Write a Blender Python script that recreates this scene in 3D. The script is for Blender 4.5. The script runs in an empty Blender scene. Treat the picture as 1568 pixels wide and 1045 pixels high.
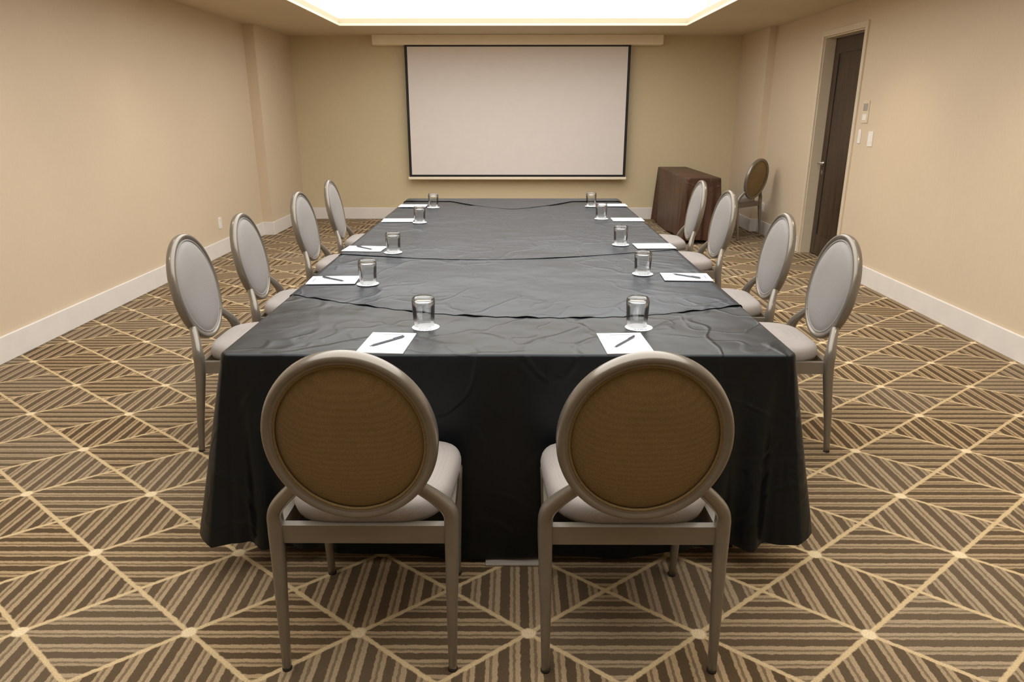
import bpy, math, random
from mathutils import Vector, Matrix
random.seed(4)
S = bpy.context.scene
C = S.collection
S.view_settings.view_transform = 'Standard'
S.view_settings.look = 'None'

def lin(c):
    return tuple((v/255/12.92 if v/255 <= .04045 else ((v/255+.055)/1.055)**2.4) for v in c) + (1,)

# ---------------------------------------------------------------- materials
class NT:
    def __init__(s, name):
        s.m = bpy.data.materials.new(name); s.m.use_nodes = True
        s.t = s.m.node_tree; s.t.nodes.clear()
        s.out = s.n('ShaderNodeOutputMaterial')
    def n(s, typ, **kw):
        nd = s.t.nodes.new(typ)
        for k, v in kw.items(): setattr(nd, k, v)
        return nd
    def l(s, a, b): s.t.links.new(a, b)
    def inp(s, sock, v):
        if isinstance(v, bpy.types.NodeSocket): s.l(v, sock)
        else: sock.default_value = v
    def math(s, op, a, b=None, c=None, clamp=False):
        nd = s.n('ShaderNodeMath', operation=op); nd.use_clamp = clamp
        s.inp(nd.inputs[0], a)
        if b is not None: s.inp(nd.inputs[1], b)
        if c is not None: s.inp(nd.inputs[2], c)
        return nd.outputs[0]
    def mix(s, f, a, b, blend='MIX'):
        nd = s.n('ShaderNodeMix', data_type='RGBA', blend_type=blend)
        s.inp(nd.inputs[0], f); s.inp(nd.inputs[6], a); s.inp(nd.inputs[7], b)
        return nd.outputs[2]
    def noise(s, scale, vec=None, detail=3, rough=.5):
        nd = s.n('ShaderNodeTexNoise'); nd.inputs['Scale'].default_value = scale
        nd.inputs['Detail'].default_value = detail; nd.inputs['Roughness'].default_value = rough
        if vec is not None: s.l(vec, nd.inputs['Vector'])
        return nd.outputs[0]
    def coord(s): return s.n('ShaderNodeTexCoord').outputs['Object']
    def mapr(s, v, a, b, c, d, smooth=True):
        nd = s.n('ShaderNodeMapRange'); nd.interpolation_type = 'SMOOTHSTEP' if smooth else 'LINEAR'
        s.inp(nd.inputs[0], v)
        for i, x in enumerate((a, b, c, d)): nd.inputs[i+1].default_value = x
        return nd.outputs[0]
    def bump(s, h, strength, dist, prev=None):
        nd = s.n('ShaderNodeBump'); nd.inputs['Strength'].default_value = strength
        nd.inputs['Distance'].default_value = dist; s.l(h, nd.inputs['Height'])
        if prev is not None: s.l(prev, nd.inputs['Normal'])
        return nd.outputs[0]
    def bsdf(s, color, rough=.5, metal=0, spec=.5, normal=None, sheen=0, tint=None, coat=0):
        p = s.n('ShaderNodeBsdfPrincipled')
        s.inp(p.inputs['Base Color'], color); s.inp(p.inputs['Roughness'], rough)
        p.inputs['Metallic'].default_value = metal
        p.inputs['Specular IOR Level'].default_value = spec
        p.inputs['Sheen Weight'].default_value = sheen
        p.inputs['Coat Weight'].default_value = coat
        if tint: p.inputs['Specular Tint'].default_value = tint
        if normal is not None: s.l(normal, p.inputs['Normal'])
        s.l(p.outputs[0], s.out.inputs[0]); return p

def simple(name, rgb, rough=.5, metal=0, spec=.5, var=.06, scale=8, bump=0, bscale=200, **kw):
    t = NT(name); co = t.coord(); nz = t.noise(scale, co)
    c = lin(rgb); f = t.mapr(nz, .3, .7, 1-var, 1+var)
    hv = t.n('ShaderNodeHueSaturation'); hv.inputs['Color'].default_value = c; t.l(f, hv.inputs['Value'])
    nrm = t.bump(t.noise(bscale, co), bump, .002) if bump else None
    t.bsdf(hv.outputs[0], rough, metal, spec, nrm, **kw)
    return t.m

def wall_mat(name, rgb):
    t = NT(name); co = t.coord()
    mp = t.n('ShaderNodeMapping'); t.l(co, mp.inputs[0]); mp.inputs['Scale'].default_value = (1, 1, .12)
    fine = t.noise(120, mp.outputs[0], 4, .6); big = t.noise(1.3, co, 2)
    f = t.math('ADD', t.mapr(fine, .3, .7, .975, 1.02), t.mapr(big, .3, .7, -.015, .015))
    hv = t.n('ShaderNodeHueSaturation'); hv.inputs['Color'].default_value = lin(rgb); t.l(f, hv.inputs['Value'])
    t.bsdf(hv.outputs[0], .62, 0, .35, t.bump(fine, .1, .002)); return t.m

M_wall = wall_mat('wallpaper_beige', (213, 195, 170))
M_wallb = wall_mat('wallpaper_back', (209, 194, 160))
M_ceil = simple('ceiling_paint', (208, 193, 166), .8, var=.02, scale=2)
M_upper = simple('cove_white_paint', (240, 232, 215), .8, var=.01)
M_trim = simple('trim_paint', (228, 223, 218), .4, var=.02)
M_dtrim = simple('door_casing_paint', (214, 200, 176), .45, var=.02)
M_screen = simple('projector_screen_fabric', (226, 219, 215), .8, spec=.2, var=.01)
M_black = simple('black_border', (14, 14, 15), .6)
M_house = simple('screen_housing_paint', (244, 232, 208), .5, var=.02)
M_white = simple('white_plastic', (235, 232, 226), .4, var=.01)
M_grey = simple('grey_plastic', (165, 158, 148), .4)
M_paper = simple('white_paper', (244, 246, 250), .7, spec=.2, var=.01)
M_print = simple('printed_ink', (150, 155, 165), .7)
M_pen = simple('pen_plastic', (84, 88, 98), .3)
M_steel = simple('brushed_steel', (190, 186, 180), .28, metal=1)
M_frame = simple('champagne_painted_frame', (126, 118, 106), .30, metal=.35, spec=.7, var=.05, scale=14, coat=.4)
M_rubber = simple('dark_rubber', (40, 36, 32), .7)

def emis(name, rgb, st):
    t = NT(name); e = t.n('ShaderNodeEmission'); e.inputs[0].default_value = rgb + (1,)
    e.inputs[1].default_value = st; t.l(e.outputs[0], t.out.inputs[0]); return t.m
M_glow = emis('cove_glow', (1, .965, .915), 3.1)
M_lamp = emis('downlight_lens', (1, .88, .7), 8)

# wood door
t = NT('dark_walnut_door'); co = t.coord(); mp = t.n('ShaderNodeMapping'); t.l(co, mp.inputs[0]); mp.inputs['Scale'].default_value = (12, 12, .7)
g = t.noise(3.5, mp.outputs[0], 5, .6)
cr = t.n('ShaderNodeValToRGB'); t.l(g, cr.inputs[0])
cr.color_ramp.elements[0].color = lin((40, 30, 22)); cr.color_ramp.elements[1].color = lin((80, 62, 44))
cr.color_ramp.elements[0].position = .3; cr.color_ramp.elements[1].position = .75
t.bsdf(cr.outputs[0], .4, normal=t.bump(g, .1, .002)); M_door = t.m

# chair fabrics
def weave(name, c1, c2, sc, rough, sheen=.2, bs=.25):
    t = NT(name); co = t.coord()
    v = t.n('ShaderNodeTexVoronoi'); v.inputs['Scale'].default_value = sc; v.inputs['Randomness'].default_value = .5; t.l(co, v.inputs['Vector'])
    h = t.mapr(v.outputs[0], 0, .6, 1, 0); nz = t.noise(5, co)
    col = t.mix(h, lin(c1), lin(c2))
    hv = t.n('ShaderNodeHueSaturation'); t.l(col, hv.inputs['Color']); t.l(t.mapr(nz, .3, .7, .95, 1.05), hv.inputs['Value'])
    t.bsdf(hv.outputs[0], rough, normal=t.bump(h, bs, .001), sheen=sheen, spec=.3); return t.m
M_backfab = weave('bronze_woven_fabric', (122, 101, 62), (150, 128, 86), 330, .55, .1, .15)
M_frontfab = weave('silver_grey_fabric', (144, 140, 137), (158, 153, 150), 500, .45, .12, .1)
M_seatfab = weave('pale_grey_seat_fabric', (150, 142, 137), (170, 162, 156), 420, .6, .1, .15)

# cloths
def cloth(name, rgb, rough, tint, spec, s1):
    t = NT(name); co = t.coord()
    n1 = t.noise(2.2, co, 3, .45)
    def ridge(scale, w, off):
        mp = t.n('ShaderNodeMapping'); t.l(co, mp.inputs[0]); mp.inputs['Location'].default_value = off
        nd = t.n('ShaderNodeTexNoise'); nd.inputs['Scale'].default_value = scale; nd.inputs['Detail'].default_value = 1.5
        nd.inputs['Distortion'].default_value = .3; t.l(mp.outputs[0], nd.inputs['Vector'])
        return t.mapr(t.math('ABSOLUTE', t.math('SUBTRACT', nd.outputs[0], .5)), 0, w, 1, 0)
    r1 = ridge(2.6, .028, (0, 0, 0)); r2 = ridge(5.5, .05, (5, 2, 7))
    msk = t.mapr(t.noise(1.7, co, 1), .40, .58, .2, 1)
    r1 = t.math('MULTIPLY', r1, msk); r2 = t.math('MULTIPLY', r2, msk)
    fine = t.noise(420, co, 2)
    b = t.bump(n1, .6*s1, .05); b = t.bump(r1, .42*s1, .006, b); b = t.bump(r2, .30*s1, .004, b); b = t.bump(fine, .2, .0006, b)
    hv = t.n('ShaderNodeHueSaturation'); hv.inputs['Color'].default_value = lin(rgb)
    t.l(t.mapr(n1, .3, .7, .8, 1.2), hv.inputs['Value'])
    t.bsdf(hv.outputs[0], rough, spec=spec, tint=tint, normal=b, sheen=.0); return t.m
M_cloth = cloth('black_satin_tablecloth', (17, 18, 21), .37, (.86, .97, 1, 1), .36, 1)
M_cloth2 = cloth('black_overlay_tablecloth', (18, 23, 33), .36, (.68, .86, 1, 1), .46, .8)
M_brown = cloth('chocolate_tablecloth', (72, 47, 36), .42, (1, .9, .8, 1), .5, 1.2)

# glass
t = NT('clear_thin_glass')
tr = t.n('ShaderNodeBsdfTransparent'); tr.inputs[0].default_value = (.985, .99, .99, 1)
gl = t.n('ShaderNodeBsdfGlossy'); gl.inputs['Roughness'].default_value = .04
lw = t.n('ShaderNodeFresnel'); lw.inputs[0].default_value = 1.45
fm = t.math('ADD', t.math('MULTIPLY', lw.outputs[0], .8), .03, clamp=True)
mx = t.n('ShaderNodeMixShader'); t.l(fm, mx.inputs[0]); t.l(tr.outputs[0], mx.inputs[1]); t.l(gl.outputs[0], mx.inputs[2])
t.l(mx.outputs[0], t.out.inputs[0]); M_glass = t.m

# carpet
t = NT('patterned_carpet'); co = t.coord()
nv = t.n('ShaderNodeTexNoise'); nv.inputs['Scale'].default_value = 60; nv.inputs['Detail'].default_value = 2; t.l(co, nv.inputs['Vector'])
sub = t.n('ShaderNodeVectorMath', operation='SUBTRACT'); t.l(nv.outputs[1], sub.inputs[0]); sub.inputs[1].default_value = (.5, .5, .5)
scl = t.n('ShaderNodeVectorMath', operation='SCALE'); t.l(sub.outputs[0], scl.inputs[0]); scl.inputs['Scale'].default_value = .009
add = t.n('ShaderNodeVectorMath', operation='ADD'); t.l(co, add.inputs[0]); t.l(scl.outputs[0], add.inputs[1])
sp = t.n('ShaderNodeSeparateXYZ'); t.l(add.outputs[0], sp.inputs[0])
p = t.math('DIVIDE', t.math('SUBTRACT', sp.outputs[0], .04), .5)
q = t.math('DIVIDE', t.math('SUBTRACT', sp.outputs[1], 1.751), .4)
a = t.math('ADD', p, q); b = t.math('SUBTRACT', p, q)
def edge(x): return t.math('SUBTRACT', .5, t.math('ABSOLUTE', t.math('SUBTRACT', t.math('FRACT', x), .5)))
la = t.mapr(edge(a), .014, .032, 1, 0); lb = t.mapr(edge(b), .014, .032, 1, 0)
line = t.math('MAXIMUM', la, lb)
dp = t.math('MULTIPLY', edge(p), .5); dq = t.math('MULTIPLY', edge(q), .4)
dist = t.math('SQRT', t.math('ADD', t.math('MULTIPLY', dp, dp), t.math('MULTIPLY', dq, dq)))
blob = t.mapr(dist, .017, .026, 1, 0)
par = t.math('MULTIPLY', t.math('FRACT', t.math('MULTIPLY', t.math('ADD', t.math('FLOOR', a), t.math('FLOOR', b)), .5)), 2)
sh = t.math('ADD', t.math('MULTIPLY', q, 3.5), .0)
sv = t.math('ADD', t.math('MULTIPLY', p, 4.0), .25)
sel = t.math('ADD', t.math('MULTIPLY', sh, t.math('SUBTRACT', 1, par)), t.math('MULTIPLY', sv, par))
fr = t.math('FRACT', sel)
cr = t.n('ShaderNodeValToRGB'); t.l(fr, cr.inputs[0]); R = cr.color_ramp
stops = [(0, .0), (.05, .0), (.07, 1), (.27, 1), (.29, .1), (.36, .1), (.375, .7), (.43, .7), (.445, 0), (.55, 0), (.57, 1), (.80, 1), (.82, .1), (.88, .1), (.895, .7), (.945, .7), (.96, 0)]
while len(R.elements) < len(stops): R.elements.new(.5)
for e, (pp, vv) in zip(R.elements, stops): e.position = pp; e.color = (vv, vv, vv, 1)
dia = t.n('ShaderNodeTexWhiteNoise', noise_dimensions='2D')
cv = t.n('ShaderNodeCombineXYZ'); t.l(t.math('FLOOR', a), cv.inputs[0]); t.l(t.math('FLOOR', b), cv.inputs[1]); t.l(cv.outputs[0], dia.inputs['Vector'])
dark = t.mix(dia.outputs[0], lin((84, 67, 45)), lin((102, 87, 68)))
light = t.mix(dia.outputs[0], lin((172, 147, 112)), lin((164, 145, 118)))
base = t.mix(cr.outputs[0], light, dark)
base = t.mix(t.math('MULTIPLY', line, .92), base, lin((208, 184, 142)))
base = t.mix(blob, base, lin((228, 208, 170)))
tuft = t.noise(260, co, 3, .7)
hv = t.n('ShaderNodeHueSaturation'); t.l(base, hv.inputs['Color']); t.l(t.mapr(tuft, .25, .75, .74, 1.2), hv.inputs['Value'])
t.bsdf(hv.outputs[0], .95, spec=.1, normal=t.bump(tuft, .6, .004), sheen=.05); M_carpet = t.m

# ---------------------------------------------------------------- geometry helpers
def mesh(name, V, F, mats, smooth=False, mi=None):
    me = bpy.data.meshes.new(name); me.from_pydata(V, [], F)
    if not isinstance(mats, (list, tuple)): mats = [mats]
    for m in mats: me.materials.append(m)
    if smooth:
        for p_ in me.polygons: p_.use_smooth = True
    if mi:
        for p_, i in zip(me.polygons, mi): p_.material_index = i
    me.update(); return me
def obj(name, me, parent=None, loc=(0, 0, 0), rot=(0, 0, 0)):
    o = bpy.data.objects.new(name, me); C.objects.link(o); o.location = loc; o.rotation_euler = rot
    if parent: o.parent = parent
    return o
def empty(name, loc=(0, 0, 0), rz=0):
    o = bpy.data.objects.new(name, None); o.empty_display_size = .1; C.objects.link(o)
    o.location = loc; o.rotation_euler = (0, 0, rz); return o
BF = [(0, 3, 2, 1), (4, 5, 6, 7), (0, 1, 5, 4), (1, 2, 6, 5), (2, 3, 7, 6), (3, 0, 4, 7)]
def boxes(L):
    V = []; F = []
    for x0, x1, y0, y1, z0, z1 in L:
        k = len(V)
        V += [(x0, y0, z0), (x1, y0, z0), (x1, y1, z0), (x0, y1, z0), (x0, y0, z1), (x1, y0, z1), (x1, y1, z1), (x0, y1, z1)]
        F += [tuple(k+i for i in f) for f in BF]
    return V, F
def box(name, L, mat, parent=None, bevel=0, loc=(0, 0, 0), rot=(0, 0, 0)):
    if not isinstance(L, list): L = [L]
    V, F = boxes(L); o = obj(name, mesh(name, V, F, mat), parent, loc, rot)
    if bevel:
        m = o.modifiers.new('bevel', 'BEVEL'); m.width = bevel; m.segments = 3; m.limit_method = 'ANGLE'
    return o
def lathe(prof, n=32, close=False):
    V = []; F = []
    for r, z in prof:
        for i in range(n):
            A = 2*math.pi*i/n; V.append((r*math.cos(A), r*math.sin(A), z))
    for j in range(len(prof)-1):
        for i in range(n):
            k = (i+1) % n; F.append((j*n+i, j*n+k, (j+1)*n+k, (j+1)*n+i))
    F.append(tuple(reversed(range(n)))); m = (len(prof)-1)*n; F.append(tuple(m+i for i in range(n)))
    return V, F

# ---------------------------------------------------------------- room
XL, XR, YF, YB, ZC, ZU = -3.125, 3.09, -2.2, 10.3, 2.42, 2.78
box('floor', (XL-.2, XR+.3, YF-.2, YB+.2, -.1, 0), M_carpet)
box('wall_left', [(XL-.15, XL, YF, YB, 0, 2.95), (XL, -3.0, 8.9, YB, 0, ZC)], M_wall)
DY0, DY1, DZ = 6.87, 7.76, 2.17
box('wall_right', [(XR, XR+.16, YF, DY0, 0, 2.95), (XR, XR+.16, DY1, YB, 0, 2.95), (XR, XR+.16, DY0, DY1, DZ, 2.95),
                   (3.0, XR, 9.2, YB, 0, ZC)], M_wall)
box('wall_back', (XL-.15, XR+.16, YB, YB+.15, 0, 2.95), M_wallb)
box('wall_front', (XL-.15, XR+.16, YF-.15, YF, 0, 2.95), M_wall)
CX0, CX1, CY0, CY1 = -2.06, 2.0, .5, 9.09
box('ceiling', [(XL, CX0, YF, YB, ZC, ZC+.03), (CX1, XR, YF, YB, ZC, ZC+.03), (CX0, CX1, YF, CY0, ZC, ZC+.03), (CX0, CX1, CY1, YB, ZC, ZC+.03)], M_ceil)
box('trim_1', [(CX0-.02, CX0, CY0, CY1, ZC+.031, ZC+.075), (CX1, CX1+.02, CY0, CY1, ZC+.031, ZC+.075),
               (CX0-.02, CX1+.02, CY1, CY1+.02, ZC+.031, ZC+.075), (CX0-.02, CX1+.02, CY0-.02, CY0, ZC+.031, ZC+.075)], M_ceil)
box('trim_2', [(CX0-.004, CX0+.01, CY0, CY1, ZC-.004, ZC+.02), (CX1-.01, CX1+.004, CY0, CY1, ZC-.004, ZC+.02), (CX0, CX1, CY1-.01, CY1+.004, ZC-.004, ZC+.02)], M_house)
e_ = .32
box('ceiling_upper', [(XL, XR, YF, YB, ZU+.03, ZU+.1), (CX0-e_-.05, CX0-e_, CY0-e_, CY1+e_, ZC+.03, ZU+.03), (CX1+e_, CX1+e_+.05, CY0-e_, CY1+e_, ZC+.03, ZU+.03),
                      (CX0-e_, CX1+e_, CY1+e_, CY1+e_+.05, ZC+.03, ZU+.03), (CX0-e_, CX1+e_, CY0-e_-.05, CY0-e_, ZC+.03, ZU+.03)], M_upper)
box('cove_light', (CX0-e_+.02, CX1+e_-.02, CY0-e_+.02, CY1+e_-.02, ZU, ZU+.03), M_glow)

bh = .162; bt = .018
def base(name, L):
    o = box(name, L, M_trim, bevel=.006)
base('baseboard_left', [(XL, XL+bt, YF, 8.9, 0, bh), (XL, -3.0+bt, 8.9-bt, 8.9, 0, bh), (-3.0, -3.0+bt, 8.9, YB, 0, bh)])
base('baseboard_right', [(XR-bt, XR, YF, DY0-.055, 0, bh), (XR-bt, XR, DY1+.055, 9.2, 0, bh), (3.0-bt, XR, 9.2-bt, 9.2, 0, bh), (3.0-bt, 3.0, 9.2, YB, 0, bh)])
base('baseboard_back', [(-3.0+bt, 3.0-bt, YB-bt, YB, 0, bh)])
base('baseboard_front', [(XL+bt, XR-bt, YF, YF+bt, 0, bh)])
ct = .016
box('trim_3', [(XR-ct, XR+.001, DY0-.05, DY0, 0, DZ+.055), (XR-ct, XR+.001, DY1, DY1+.05, 0, DZ+.055), (XR-ct, XR+.001, DY0, DY1, DZ, DZ+.055),
               (XR+.001, XR+.11, DY1-.012, DY1, 0, DZ), (XR+.001, XR+.11, DY0, DY0+.012, 0, DZ), (XR+.001, XR+.11, DY0, DY1, DZ-.012, DZ)], M_dtrim, bevel=.003)
D = empty('door_1', (XR+.115, (DY0+DY1)/2, 0))
w = (DY1-DY0)/2-.014
box('leaf', [(0, .03, -w, w, .008, DZ-.014), (-.008, 0, -w, -w+.11, .008, DZ-.014), (-.008, 0, w-.11, w, .008, DZ-.014),
             (-.008, 0, -w+.11, w-.11, DZ-.16, DZ-.014), (-.008, 0, -w+.11, w-.11, .008, .22)], M_door, D, .002)
V, F = lathe([(.027, 0), (.027, .006), (.012, .012), (.011, .05)], 24)
obj('handle_rose', mesh('handle_rose', V, F, M_steel, True), D, (-.008, w-.06, .95), (0, -math.pi/2, 0))
box('handle_lever', (-.066, -.05, w-.17, w-.05, .942, .958), M_steel, D, .005)
box('keyhole_plate', (-.012, -.008, w-.075, w-.045, .84, .88), M_steel, D, .002)

# ---------------------------------------------------------------- projector screen
P = empty('projector_screen', (.027, 10.16, 0))
box('housing', (-1.9, 1.9, -.06, .138, 2.295, ZC-.001), M_house, P, .006)
sw = 1.49; z0, z1 = .60, 2.295
box('fabric', (-sw+.035, sw-.035, 0, .004, z0+.03, z1-.02), M_screen, P)
box('black_masking', [(-sw, -sw+.035, -.001, .005, z0, z1), (sw-.035, sw, -.001, .005, z0, z1), (-sw+.035, sw-.035, -.001, .005, z0, z0+.03), (-sw+.035, sw-.035, -.001, .005, z1-.02, z1)], M_black, P)
box('bottom_bar', (-sw-.015, sw+.015, -.012, .016, z0-.035, z0), M_house, P, .006)

# ---------------------------------------------------------------- draped tables
def perim(x0, x1, y0, y1, r, step=.012):
    pts = []
    def seg(ax, ay, bx, by, nx, ny, tag):
        L = math.hypot(bx-ax, by-ay); n = max(2, int(L/step))
        for i in range(n): pts.append((ax+(bx-ax)*i/n, ay+(by-ay)*i/n, nx, ny))
    def arc(cx, cy, a0):
        for i in range(12):
            A = a0+math.pi/2*i/12; pts.append((cx+r*math.cos(A), cy+r*math.sin(A), math.cos(A), math.sin(A)))
    seg(x0+r, y0, x1-r, y0, 0, -1, 'f'); arc(x1-r, y0+r, -math.pi/2)
    seg(x1, y0+r, x1, y1-r, 1, 0, 'r'); arc(x1-r, y1-r, 0)
    seg(x1-r, y1, x0+r, y1, 0, 1, 'b'); arc(x0+r, y1-r, math.pi/2)
    seg(x0, y1-r, x0, y0+r, -1, 0, 'l'); arc(x0+r, y0+r, math.pi)
    return pts
def folds(x, y):
    s = x*1.0 + y*1.13
    return .45*math.sin(s*21+1.1)+.3*math.sin(s*37+2.2*math.sin(s*3))+.25*math.sin(s*9.3+.4)
def cfold(cd, side):
    return math.exp(-(cd/.23)**2)*math.sin(cd*58+(.6 if side else 2.2))
def off_fn(x, y, nx, ny, d, R, flare, side, amp):
    x0, x1, y0, y1 = R
    cd = min(math.hypot(x-cx, y-cy) for cx in (x0, x1) for cy in (y0, y1))
    c = math.exp(-(cd/.13)**2); c2 = math.exp(-(cd/.30)**2)
    isf = abs(ny) > .9
    o = d*(0.0 if isf else side)
    o += flare*c*d**1.1
    o += folds(x, y)*amp*(.5+.7*c2)*d**.8*(.6 if isf else 1)
    o += cfold(cd, not isf)*amp*(1.9 if isf else 1.3)*d**.9
    if isf: o += -.010*d
    return o
def drape(name, R, z, hem, mat, parent, flare=.10, side=.03, amp=.014, r=.03, rows=26):
    x0, x1, y0, y1 = R; pts = perim(x0, x1, y0, y1, r); n = len(pts); V = []; F = []
    for k in range(4):
        A = k/3*math.pi/2; e = .010
        for (x, y, nx, ny) in pts: V.append((x-nx*e*(1-math.sin(A)), y-ny*e*(1-math.sin(A)), z-e*(1-math.cos(A))))
    for j in range(1, rows+1):
        d = j/rows
        for (x, y, nx, ny) in pts:
            h = hem(x, y, nx, ny); o = off_fn(x, y, nx, ny, d, R, flare, side, amp)
            V.append((x+nx*o, y+ny*o, (z-.010)*(1-d)+h*d))
    tot = 4+rows
    for j in range(tot-1):
        for i in range(n):
            k = (i+1) % n; F.append((j*n+i, (j+1)*n+i, (j+1)*n+k, j*n+k))
    F.append(tuple(range(n)))
    me = mesh(name, V, F, mat, True); me.polygons[len(F)-1].use_smooth = False
    return obj(name, me, parent)

T = empty('conference_table', (0, 0, 0))
TR = (-.915, .87, 2.085, 6.19); TZ = .752
FL, SD, AM = .074, .026, .016
txc = (TR[0]+TR[1])/2; thw = (TR[1]-TR[0])/2
def hem1(x, y, nx, ny):
    u = abs(x-txc)/thw
    if ny > .9: return .05
    if abs(nx) > .9:
        v = min(1, max(0, (y-TR[2]-.03))/.11); return .155+.085*v*v*(3-2*v)+.008*math.sin(y*11)
    if ny < -.9: return .022+.10*u**3.2+.006*math.sin(x*13)
    return .122+.033*abs(nx)
drape('tablecloth', TR, TZ, hem1, M_cloth, T, flare=FL, side=SD, amp=AM)
tops = []; legs = []
for k in range(3):
    ya = TR[2]+.02+k*1.36; yb = ya+1.355
    tops.append((TR[0]+.02, TR[1]-.02, ya, yb, TZ-.045, TZ-.012))
    for xx in (TR[0]+.12, txc, TR[1]-.12):
        for yy in (ya+.1, yb-.1): legs.append((xx-.015, xx+.015, yy-.015, yy+.015, 0, TZ-.045))
box('table_tops', tops, M_door, T); box('table_legs', legs, M_rubber, T)

def overlay(name, f_edge, b_edge, lift, drop, seed, zig=1.0, nx_=300, ny_=44):
    x0, x1 = TR[0], TR[1]; V = []; F = []
    W0 = x0-drop; W1 = x1+drop
    for j in range(ny_+1):
        for i in range(nx_+1):
            w_ = W0+(W1-W0)*i/nx_
            xc = min(max(w_, x0), x1)
            ph = (w_*13+seed) % 1.0
            yf = f_edge(xc)+zig*(.010*(abs(ph-.5)*2)**.8+.004*math.sin(w_*9+seed*2))
            yb = b_edge(xc); tt = (j/ny_)**1.6
            y = yf+(yb-yf)*tt
            curl = zig*.003*math.exp(-(j/1.5)**2)*max(0, math.sin(w_*31+seed))
            if w_ < x0 or w_ > x1:
                dz = (x0-w_) if w_ < x0 else (w_-x1); d = dz/(TZ-.15); s = -1 if w_ < x0 else 1
                o = off_fn(xc, y, s, 0, d, TR, FL, SD, AM)+.004+lift*.6
                V.append((xc+s*o, y, TZ-dz))
            else:
                e = min(w_-x0, x1-w_)
                rip = .0016*math.sin(w_*7+seed+y*3)*math.sin(y*5+seed)
                V.append((w_, y, TZ+lift+curl+max(0, rip) - (0 if e > .01 else .002)))
    n = nx_+1
    for j in range(ny_):
        for i in range(nx_): F.append((j*n+i, j*n+i+1, (j+1)*n+i+1, (j+1)*n+i))
    return obj(name, mesh(name, V, F, M_cloth2, True), T)
overlay('overlay_cloth_near', lambda x: 2.49+.36*(x-.13)**2/(1+.12*abs(x)), lambda x: 4.4, .002, .22, .4)
overlay('overlay_cloth_middle', lambda x: 3.72-.16*math.cos((x+.1)*2.1)+.05*x, lambda x: 5.7, .0045, .20, 2.1, .12)
overlay('overlay_cloth_far', lambda x: 5.50+.5*min(1, abs(x+.03)/.5)**1.5, lambda x: 6.185, .007, .1, 3.3, .2)

B = empty('side_table', (0, 0, 0))
SR = (1.93, 2.32, 8.25, 10.0)
def hem2(x, y, nx, ny): return .03+.02*math.sin(x*9+y*4)
drape('brown_tablecloth', SR, .75, hem2, M_brown, B, flare=.03, side=.006, amp=.014)
box('side_table_top', (SR[0]+.02, SR[1]-.02, SR[2]+.02, SR[3]-.02, .70, .738), M_door, B)
box('side_table_legs', [(x-.015, x+.015, y-.015, y+.015, 0, .70) for x in (SR[0]+.06, SR[1]-.06) for y in (SR[2]+.1, SR[3]-.1)], M_rubber, B)

# ---------------------------------------------------------------- chairs
def catmull(P_, n=6):
    out = []
    for i in range(len(P_)-1):
        p0 = P_[max(0, i-1)]; p1 = P_[i]; p2 = P_[i+1]; p3 = P_[min(len(P_)-1, i+2)]
        for k in range(n):
            u = k/n
            out.append(tuple(.5*((2*b_)+(-a_+c_)*u+(2*a_-5*b_+4*c_-d_)*u*u+(-a_+3*b_-3*c_+d_)*u**3) for a_, b_, c_, d_ in zip(p0, p1, p2, p3)))
    out.append(tuple(P_[-1])); return out
def sweep(P_, n=14, sq=3.2, sm=6):
    Q = catmull(P_, sm); V = []; F = []
    for i, q_ in enumerate(Q):
        a_ = Vector(Q[max(0, i-1)][:3]); b_ = Vector(Q[min(len(Q)-1, i+1)][:3]); tz = (b_-a_).normalized()
        ux = Vector((1, 0, 0)); ux = (ux-tz*ux.dot(tz)).normalized(); uy = tz.cross(ux)
        for k in range(n):
            A = 2*math.pi*(k+.5)/n; c_, s_ = math.cos(A), math.sin(A)
            rr = 1/((abs(c_)**sq+abs(s_)**sq)**(1/sq))
            V.append(tuple(Vector(q_[:3])+ux*c_*rr*q_[3]+uy*s_*rr*q_[4]))
    m = len(Q)
    for j in range(m-1):
        for k in range(n):
            k2 = (k+1) % n; F.append((j*n+k, j*n+k2, (j+1)*n+k2, (j+1)*n+k))
    F.append(tuple(reversed(range(n)))); F.append(tuple((m-1)*n+k for k in range(n)))
    return V, F
def join(L):
    V = []; F = []
    for v, f in L:
        k = len(V); V += v; F += [tuple(k+i for i in g_) for g_ in f]
    return V, F
OC = Vector((0, -.288, .709)); TILT = math.radians(10)
def ov(x, z, y):
    return (OC.x+x, OC.y-math.sin(TILT)*z+math.cos(TILT)*y, OC.z+math.cos(TILT)*z+math.sin(TILT)*y)
AX, AZ = .213, .240
def ring(prof, n=96):
    V = []; F = []; m = len(prof)
    for i in range(n):
        A = 2*math.pi*i/n
        for (r, y) in prof: V.append(ov((AX+r)*math.cos(A), (AZ+r)*math.sin(A), y))
    for i in range(n):
        i2 = (i+1) % n
        for k in range(m):
            k2 = (k+1) % m; F.append((i*m+k, i2*m+k, i2*m+k2, i*m+k2))
    return V, F
def dome(inset, y0, bulge, sgn, n=64, rings=14):
    V = [ov(0, 0, sgn*(y0+bulge))]; F = []
    for j in range(1, rings+1):
        r = j/rings; h = bulge*(1-r**3.2)**.6 if r < 1 else 0
        for i in range(n):
            A = 2*math.pi*i/n; V.append(ov((AX-inset)*r*math.cos(A), (AZ-inset)*r*math.sin(A), sgn*(y0+h)))
    for i in range(n):
        i2 = (i+1) % n; F.append((0, 1+i, 1+i2) if sgn < 0 else (0, 1+i2, 1+i))
        for j in range(rings-1):
            a_ = 1+j*n; b_ = a_+n; q_ = (a_+i, b_+i, b_+i2, a_+i2); F.append(q_ if sgn < 0 else tuple(reversed(q_)))
    return V, F
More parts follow.
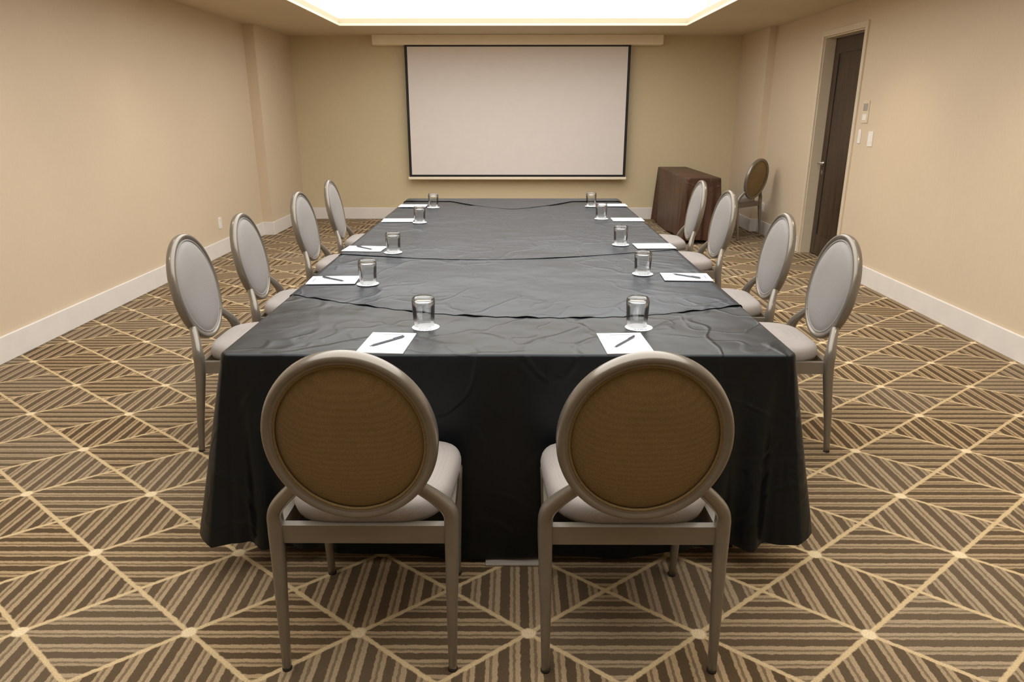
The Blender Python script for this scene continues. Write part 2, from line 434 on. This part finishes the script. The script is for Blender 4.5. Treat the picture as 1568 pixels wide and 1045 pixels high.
# profile: outer bead, shallow groove and inner lip on both faces
frame_prof = [(0, -.006), (0, .008), (-.004, .015), (-.011, .018), (-.018, .016), (-.021, .012), (-.026, .012), (-.030, .008), (-.031, -.006),
              (-.029, -.013), (-.025, -.015), (-.0215, -.0135), (-.019, -.017), (-.013, -.022), (-.006, -.020), (-.002, -.014)]
welt = [(-.030+.004*math.cos(a_*math.pi/4), -.011+.004*math.sin(a_*math.pi/4)) for a_ in range(8)]
welt2 = [(-.030+.004*math.cos(a_*math.pi/4), .010+.004*math.sin(a_*math.pi/4)) for a_ in range(8)]
parts = [ring(frame_prof)]
for s in (-1, 1):
    parts.append(sweep([(s*.228, -.265, .0, .011, .012), (s*.229, -.250, .15, .014, .015), (s*.231, -.228, .32, .018, .019), (s*.232, -.218, .42, .020, .022),
                        (s*.228, -.222, .470, .019, .021), (s*.200, -.235, .512, .018, .017), (s*.160, -.256, .556, .017, .014), (s*.140, -.264, .575, .012, .010)]))
    parts.append(sweep([(s*.208, .165, .0, .011, .011), (s*.211, .160, .2, .015, .015), (s*.214, .155, .40, .019, .019)], sm=4))
V, F = join(parts); me_frame = mesh('chair_frame', V, F, M_frame, True)
def rail(p1, p2, z0_, z1_, th):
    p1 = Vector(p1); p2 = Vector(p2); d_ = (p2-p1).normalized(); nn = Vector((-d_.y, d_.x))*th/2
    c_ = [p1-nn, p2-nn, p2+nn, p1+nn]
    V = [(v.x, v.y, z0_) for v in c_]+[(v.x, v.y, z1_) for v in c_]; return V, list(BF)
V, F = join([rail((-.215, -.215), (.215, -.215), .375, .428, .024), rail((-.206, .160), (.206, .160), .375, .428, .022),
             rail((-.224, -.21), (-.214, .155), .375, .428, .022), rail((.224, -.21), (.214, .155), .375, .428, .022)])
me_rail = mesh('seat_rail', V, F, M_frame)
def seat():
    V = []; F = []; n = 72
    layers = [(.93, .420), (.985, .424), (1.0, .436), (1.005, .450), (.99, .466), (.96, .477), (.90, .485), (.78, .491), (.6, .495), (.4, .4975), (.2, .499)]
    for sc, z in layers:
        for i in range(n):
            A = 2*math.pi*i/n; c_, s_ = math.cos(A), math.sin(A); rr = 1/((abs(c_)**5+abs(s_)**5)**(1/5))
            u, v = c_*rr, s_*rr
            hw = .226+.018*v
            x = hw*u; y = -.012+.2*v+.012*(1-u*u)*(1 if v > 0 else 0)*v
            if v < -.5: x *= 1-.13*((-v-.5)/.5)
            V.append((x*sc, (y+.012)*sc-.012, z))
    V.append((0, -.01, .4995)); m = len(layers)
    for j in range(m-1):
        for i in range(n):
            k = (i+1) % n; F.append((j*n+i, j*n+k, (j+1)*n+k, (j+1)*n+i))
    c = len(V)-1
    for i in range(n): F.append(((m-1)*n+i, (m-1)*n+(i+1) % n, c))
    F.append(tuple(reversed(range(n)))); return V, F
V, F = seat(); me_seat = mesh('seat_cushion', V, F, M_seatfab, True)
V, F = dome(.029, .004, .015, -1); me_bp = mesh('back_panel_rear', V, F, M_backfab, True)
V, F = dome(.029, .006, .024, 1); me_fp = mesh('back_panel_front', V, F, M_frontfab, True)
V, F = ring(welt, 72); me_w = mesh('welt_rear', V, F, M_backfab, True)
V, F = ring(welt2, 72); me_w2 = mesh('welt_front', V, F, M_frontfab, True)
gl_ = []
for sx, sy in ((-.228, -.265), (.228, -.265), (-.208, .165), (.208, .165)):
    v, f = lathe([(.013, 0.0), (.0135, .006), (.012, .010)], 14); gl_.append(([(a_+sx, b_+sy, c_) for a_, b_, c_ in v], f))
V, F = join(gl_); me_g = mesh('glides', V, F, M_rubber)
def chair(x, y, rz):
    e = empty('banquet_chair', (x, y, 0), rz)
    for nm, m in (('frame', me_frame), ('seat_rail', me_rail), ('seat_cushion', me_seat), ('back_panel_rear', me_bp), ('back_panel_front', me_fp), ('welt_rear', me_w), ('welt_front', me_w2), ('leg_glides', me_g)):
        obj(nm, m, e)
    return e
chair(-.398, 1.872, 0); chair(.312, 1.868, 0)
for y, dx, dr in ((3.17, 0.015, .02), (3.87, .02, .03), (4.93, .02, -.03), (5.83, .012, .02)):
    chair(-1.17+dx, y, -math.pi/2+dr)
for y, dx, dr in ((3.17, -.010, 0), (3.88, -.025, -.03), (5.03, .005, .03), (5.80, .0, -.02)):
    chair(1.15+dx, y, math.pi/2+dr)
chair(2.65, 8.86, math.radians(39))

# ---------------------------------------------------------------- tableware
prof = [(.036, 0), (.0375, .03), (.0395, .07), (.0405, .086), (.039, .096), (.034, .102), (.02, .104), (.001, .104)]
inner = [(.0345, 0), (.036, .03), (.038, .07), (.037, .084), (.033, .088), (.02, .089), (.001, .089)]
n = 40; V = []; F = []
pr = list(reversed(inner))+prof
for r, z in pr:
    for i in range(n):
        A = 2*math.pi*i/n; V.append((r*math.cos(A), r*math.sin(A), z))
for j in range(len(pr)-1):
    for i in range(n):
        k = (i+1) % n; F.append((j*n+i, j*n+k, (j+1)*n+k, (j+1)*n+i))
me_glass = mesh('drinking_glass', V, F, M_glass, True)
def coaster():
    V = []; F = []; n = 96
    for z in (0, .0012):
        for i in range(n):
            A = 2*math.pi*i/n; r = .047+.001*math.cos(A*24); V.append((r*math.cos(A), r*math.sin(A), z))
    for i in range(n):
        k = (i+1) % n; F.append((i, k, n+k, n+i))
    F.append(tuple(n+i for i in range(n))); F.append(tuple(reversed(range(n)))); mi = [0]*len(F)
    for (xa, xb, ya, yb) in ((-.022, -.012, -.03, -.022), (-.009, -.003, -.03, -.022), (0, .012, -.03, -.022), (.015, .024, -.03, -.022)):
        k = len(V); V.extend([(xa, ya, .0014), (xb, ya, .0014), (xb, yb, .0014), (xa, yb, .0014)]); F.append((k, k+1, k+2, k+3)); mi.append(1)
    return mesh('paper_coaster', V, F, [M_paper, M_print], mi=mi)
me_coast = coaster()
def padmesh():
    V, F = boxes([(-.074, .074, -.105, .105, 0, .003), (-.035, .035, .080, .088, .0031, .0033)])
    return mesh('notepad', V, F, [M_paper, M_print], mi=[0]*6+[1]*6)
me_pad = padmesh()
def penmesh():
    V, F = lathe([(.0008, 0), (.0025, .012), (.0036, .016), (.0036, .13), (.003, .134), (.003, .14)], 14)
    V2, F2 = boxes([(.003, .005, -.001, .001, .095, .136)])
    V, F = join([(V, F), (V2, F2)]); V = [(z-.07, y, x) for x, y, z in V]
    return mesh('ballpoint_pen', V, F, M_pen, True)
me_pen = penmesh()
def surf(x, y):
    z = TZ
    if y > 2.50+.36*(x-.13)**2: z += .0046
    if y > 3.6: z += .0028
    if y > 5.6: z += .003
    return z
def setting(cx, cy, px, py, prot, pen=True, gdx=0, gdy=.012):
    z = surf(cx, cy)
    obj('paper_coaster', me_coast, None, (cx, cy, z+.0004))
    obj('drinking_glass', me_glass, None, (cx+gdx, cy+gdy, z+.0022), (0, 0, random.random()))
    z = surf(px, py)
    obj('notepad', me_pad, None, (px, py, z+.0004), (0, 0, prot))
    if pen: obj('ballpoint_pen', me_pen, None, (px, py, z+.0072), (0, 0, prot+(math.radians(52))))
setting(-.309, 2.38, -.412, 2.20, math.radians(-4), True, -.008, .02)
setting(.427, 2.38, .352, 2.20, math.radians(3), True, -.004, .02)
h = math.pi/2
for a_ in ((-.634, 3.015, -.797, 3.08, h+.05), (-.640, 3.725, -.808, 3.82, h-.08), (-.636, 4.79, -.793, 4.88, h+.05), (-.630, 5.57, -.795, 5.64, h)):
    setting(*a_, pen=(a_[1] < 3.9))
for a_ in ((.582, 3.22, .764, 3.15, -h-.05), (.584, 3.96, .760, 3.91, -h+.04), (.592, 4.97, .764, 4.92, -h), (.588, 5.63, .764, 5.69, -h)):
    setting(*a_, pen=(a_[1] < 3.9))

box('floor_cable_cover', (-.10, .085, 2.075, 2.22, 0, .010), M_grey, None, .004)

# ---------------------------------------------------------------- wall fittings
def plate(name, x, y, z, w_, h_, sgn, slots, mat=M_white):
    e = empty(name, (x, y, z))
    box('cover', ((-.008, 0) if sgn > 0 else (0, .008))+(-w_/2, w_/2, -h_/2, h_/2), mat, e, .002)
    for (a0, a1, b0, b1, m) in slots:
        box('insert', ((-.011, -.008) if sgn > 0 else (.008, .011))+(a0, a1, b0, b1), m, e, .0008)
plate('light_switch', XR, 6.50, 1.235, .085, .125, 1, [(-.022, .022, -.035, .035, M_white)])
plate('light_switch', XR, 6.71, 1.25, .05, .12, 1, [(-.012, .012, -.03, .03, M_white)])
plate('thermostat', XR, 6.66, 1.46, .12, .19, 1, [(-.04, .04, .01, .07, M_grey), (-.035, .035, -.07, -.02, M_white)], M_dtrim)
plate('wall_outlet', XL, 7.6, .34, .08, .115, -1, [(-.018, .018, .008, .04, M_trim), (-.018, .018, -.04, -.008, M_trim)])
plate('wall_outlet', XR, 9.05, .33, .08, .115, 1, [(-.018, .018, .008, .04, M_trim), (-.018, .018, -.04, -.008, M_trim)])

# ---------------------------------------------------------------- recessed downlights
for x in (-2.45, 2.40):
    for y in (-1.2, .6, 2.4, 4.2, 6.0):
        e = empty('recessed_downlight', (x, y, ZC))
        V, F = lathe([(.055, -.001), (.055, -.004), (.07, -.005), (.075, -.001)], 32); F = F[:-2]
        obj('bezel', mesh('bezel', V, F, M_white, True), e)
        V, F = lathe([(.055, -.0025), (.054, -.001)], 32); obj('lens', mesh('lens', V, F, M_lamp), e)
        L = bpy.data.lights.new('lamp', 'SPOT'); L.energy = (20 if x < 0 else 34)*(.5 if y < 0 else 1); L.color = (1, .86, .68) if x < 0 else (1, .83, .60); L.spot_size = math.radians(110); L.spot_blend = 1; L.shadow_soft_size = .07
        o = bpy.data.objects.new('lamp', L); C.objects.link(o); o.parent = e; o.location = (0, 0, -.02)

W = bpy.data.worlds.new('world'); S.world = W; W.use_nodes = True
W.node_tree.nodes['Background'].inputs[0].default_value = (.5, .48, .45, 1); W.node_tree.nodes['Background'].inputs[1].default_value = .1

# ---------------------------------------------------------------- camera
cd = bpy.data.cameras.new('camera'); cam = bpy.data.objects.new('camera', cd); C.objects.link(cam)
cd.sensor_width = 36; cd.lens = 1100/1568*36; cd.clip_start = .02
cam.location = (0, 0, 1.464)
cam.rotation_euler = (math.radians(90-17.74), 0, math.atan(5/1100))
S.camera = cam
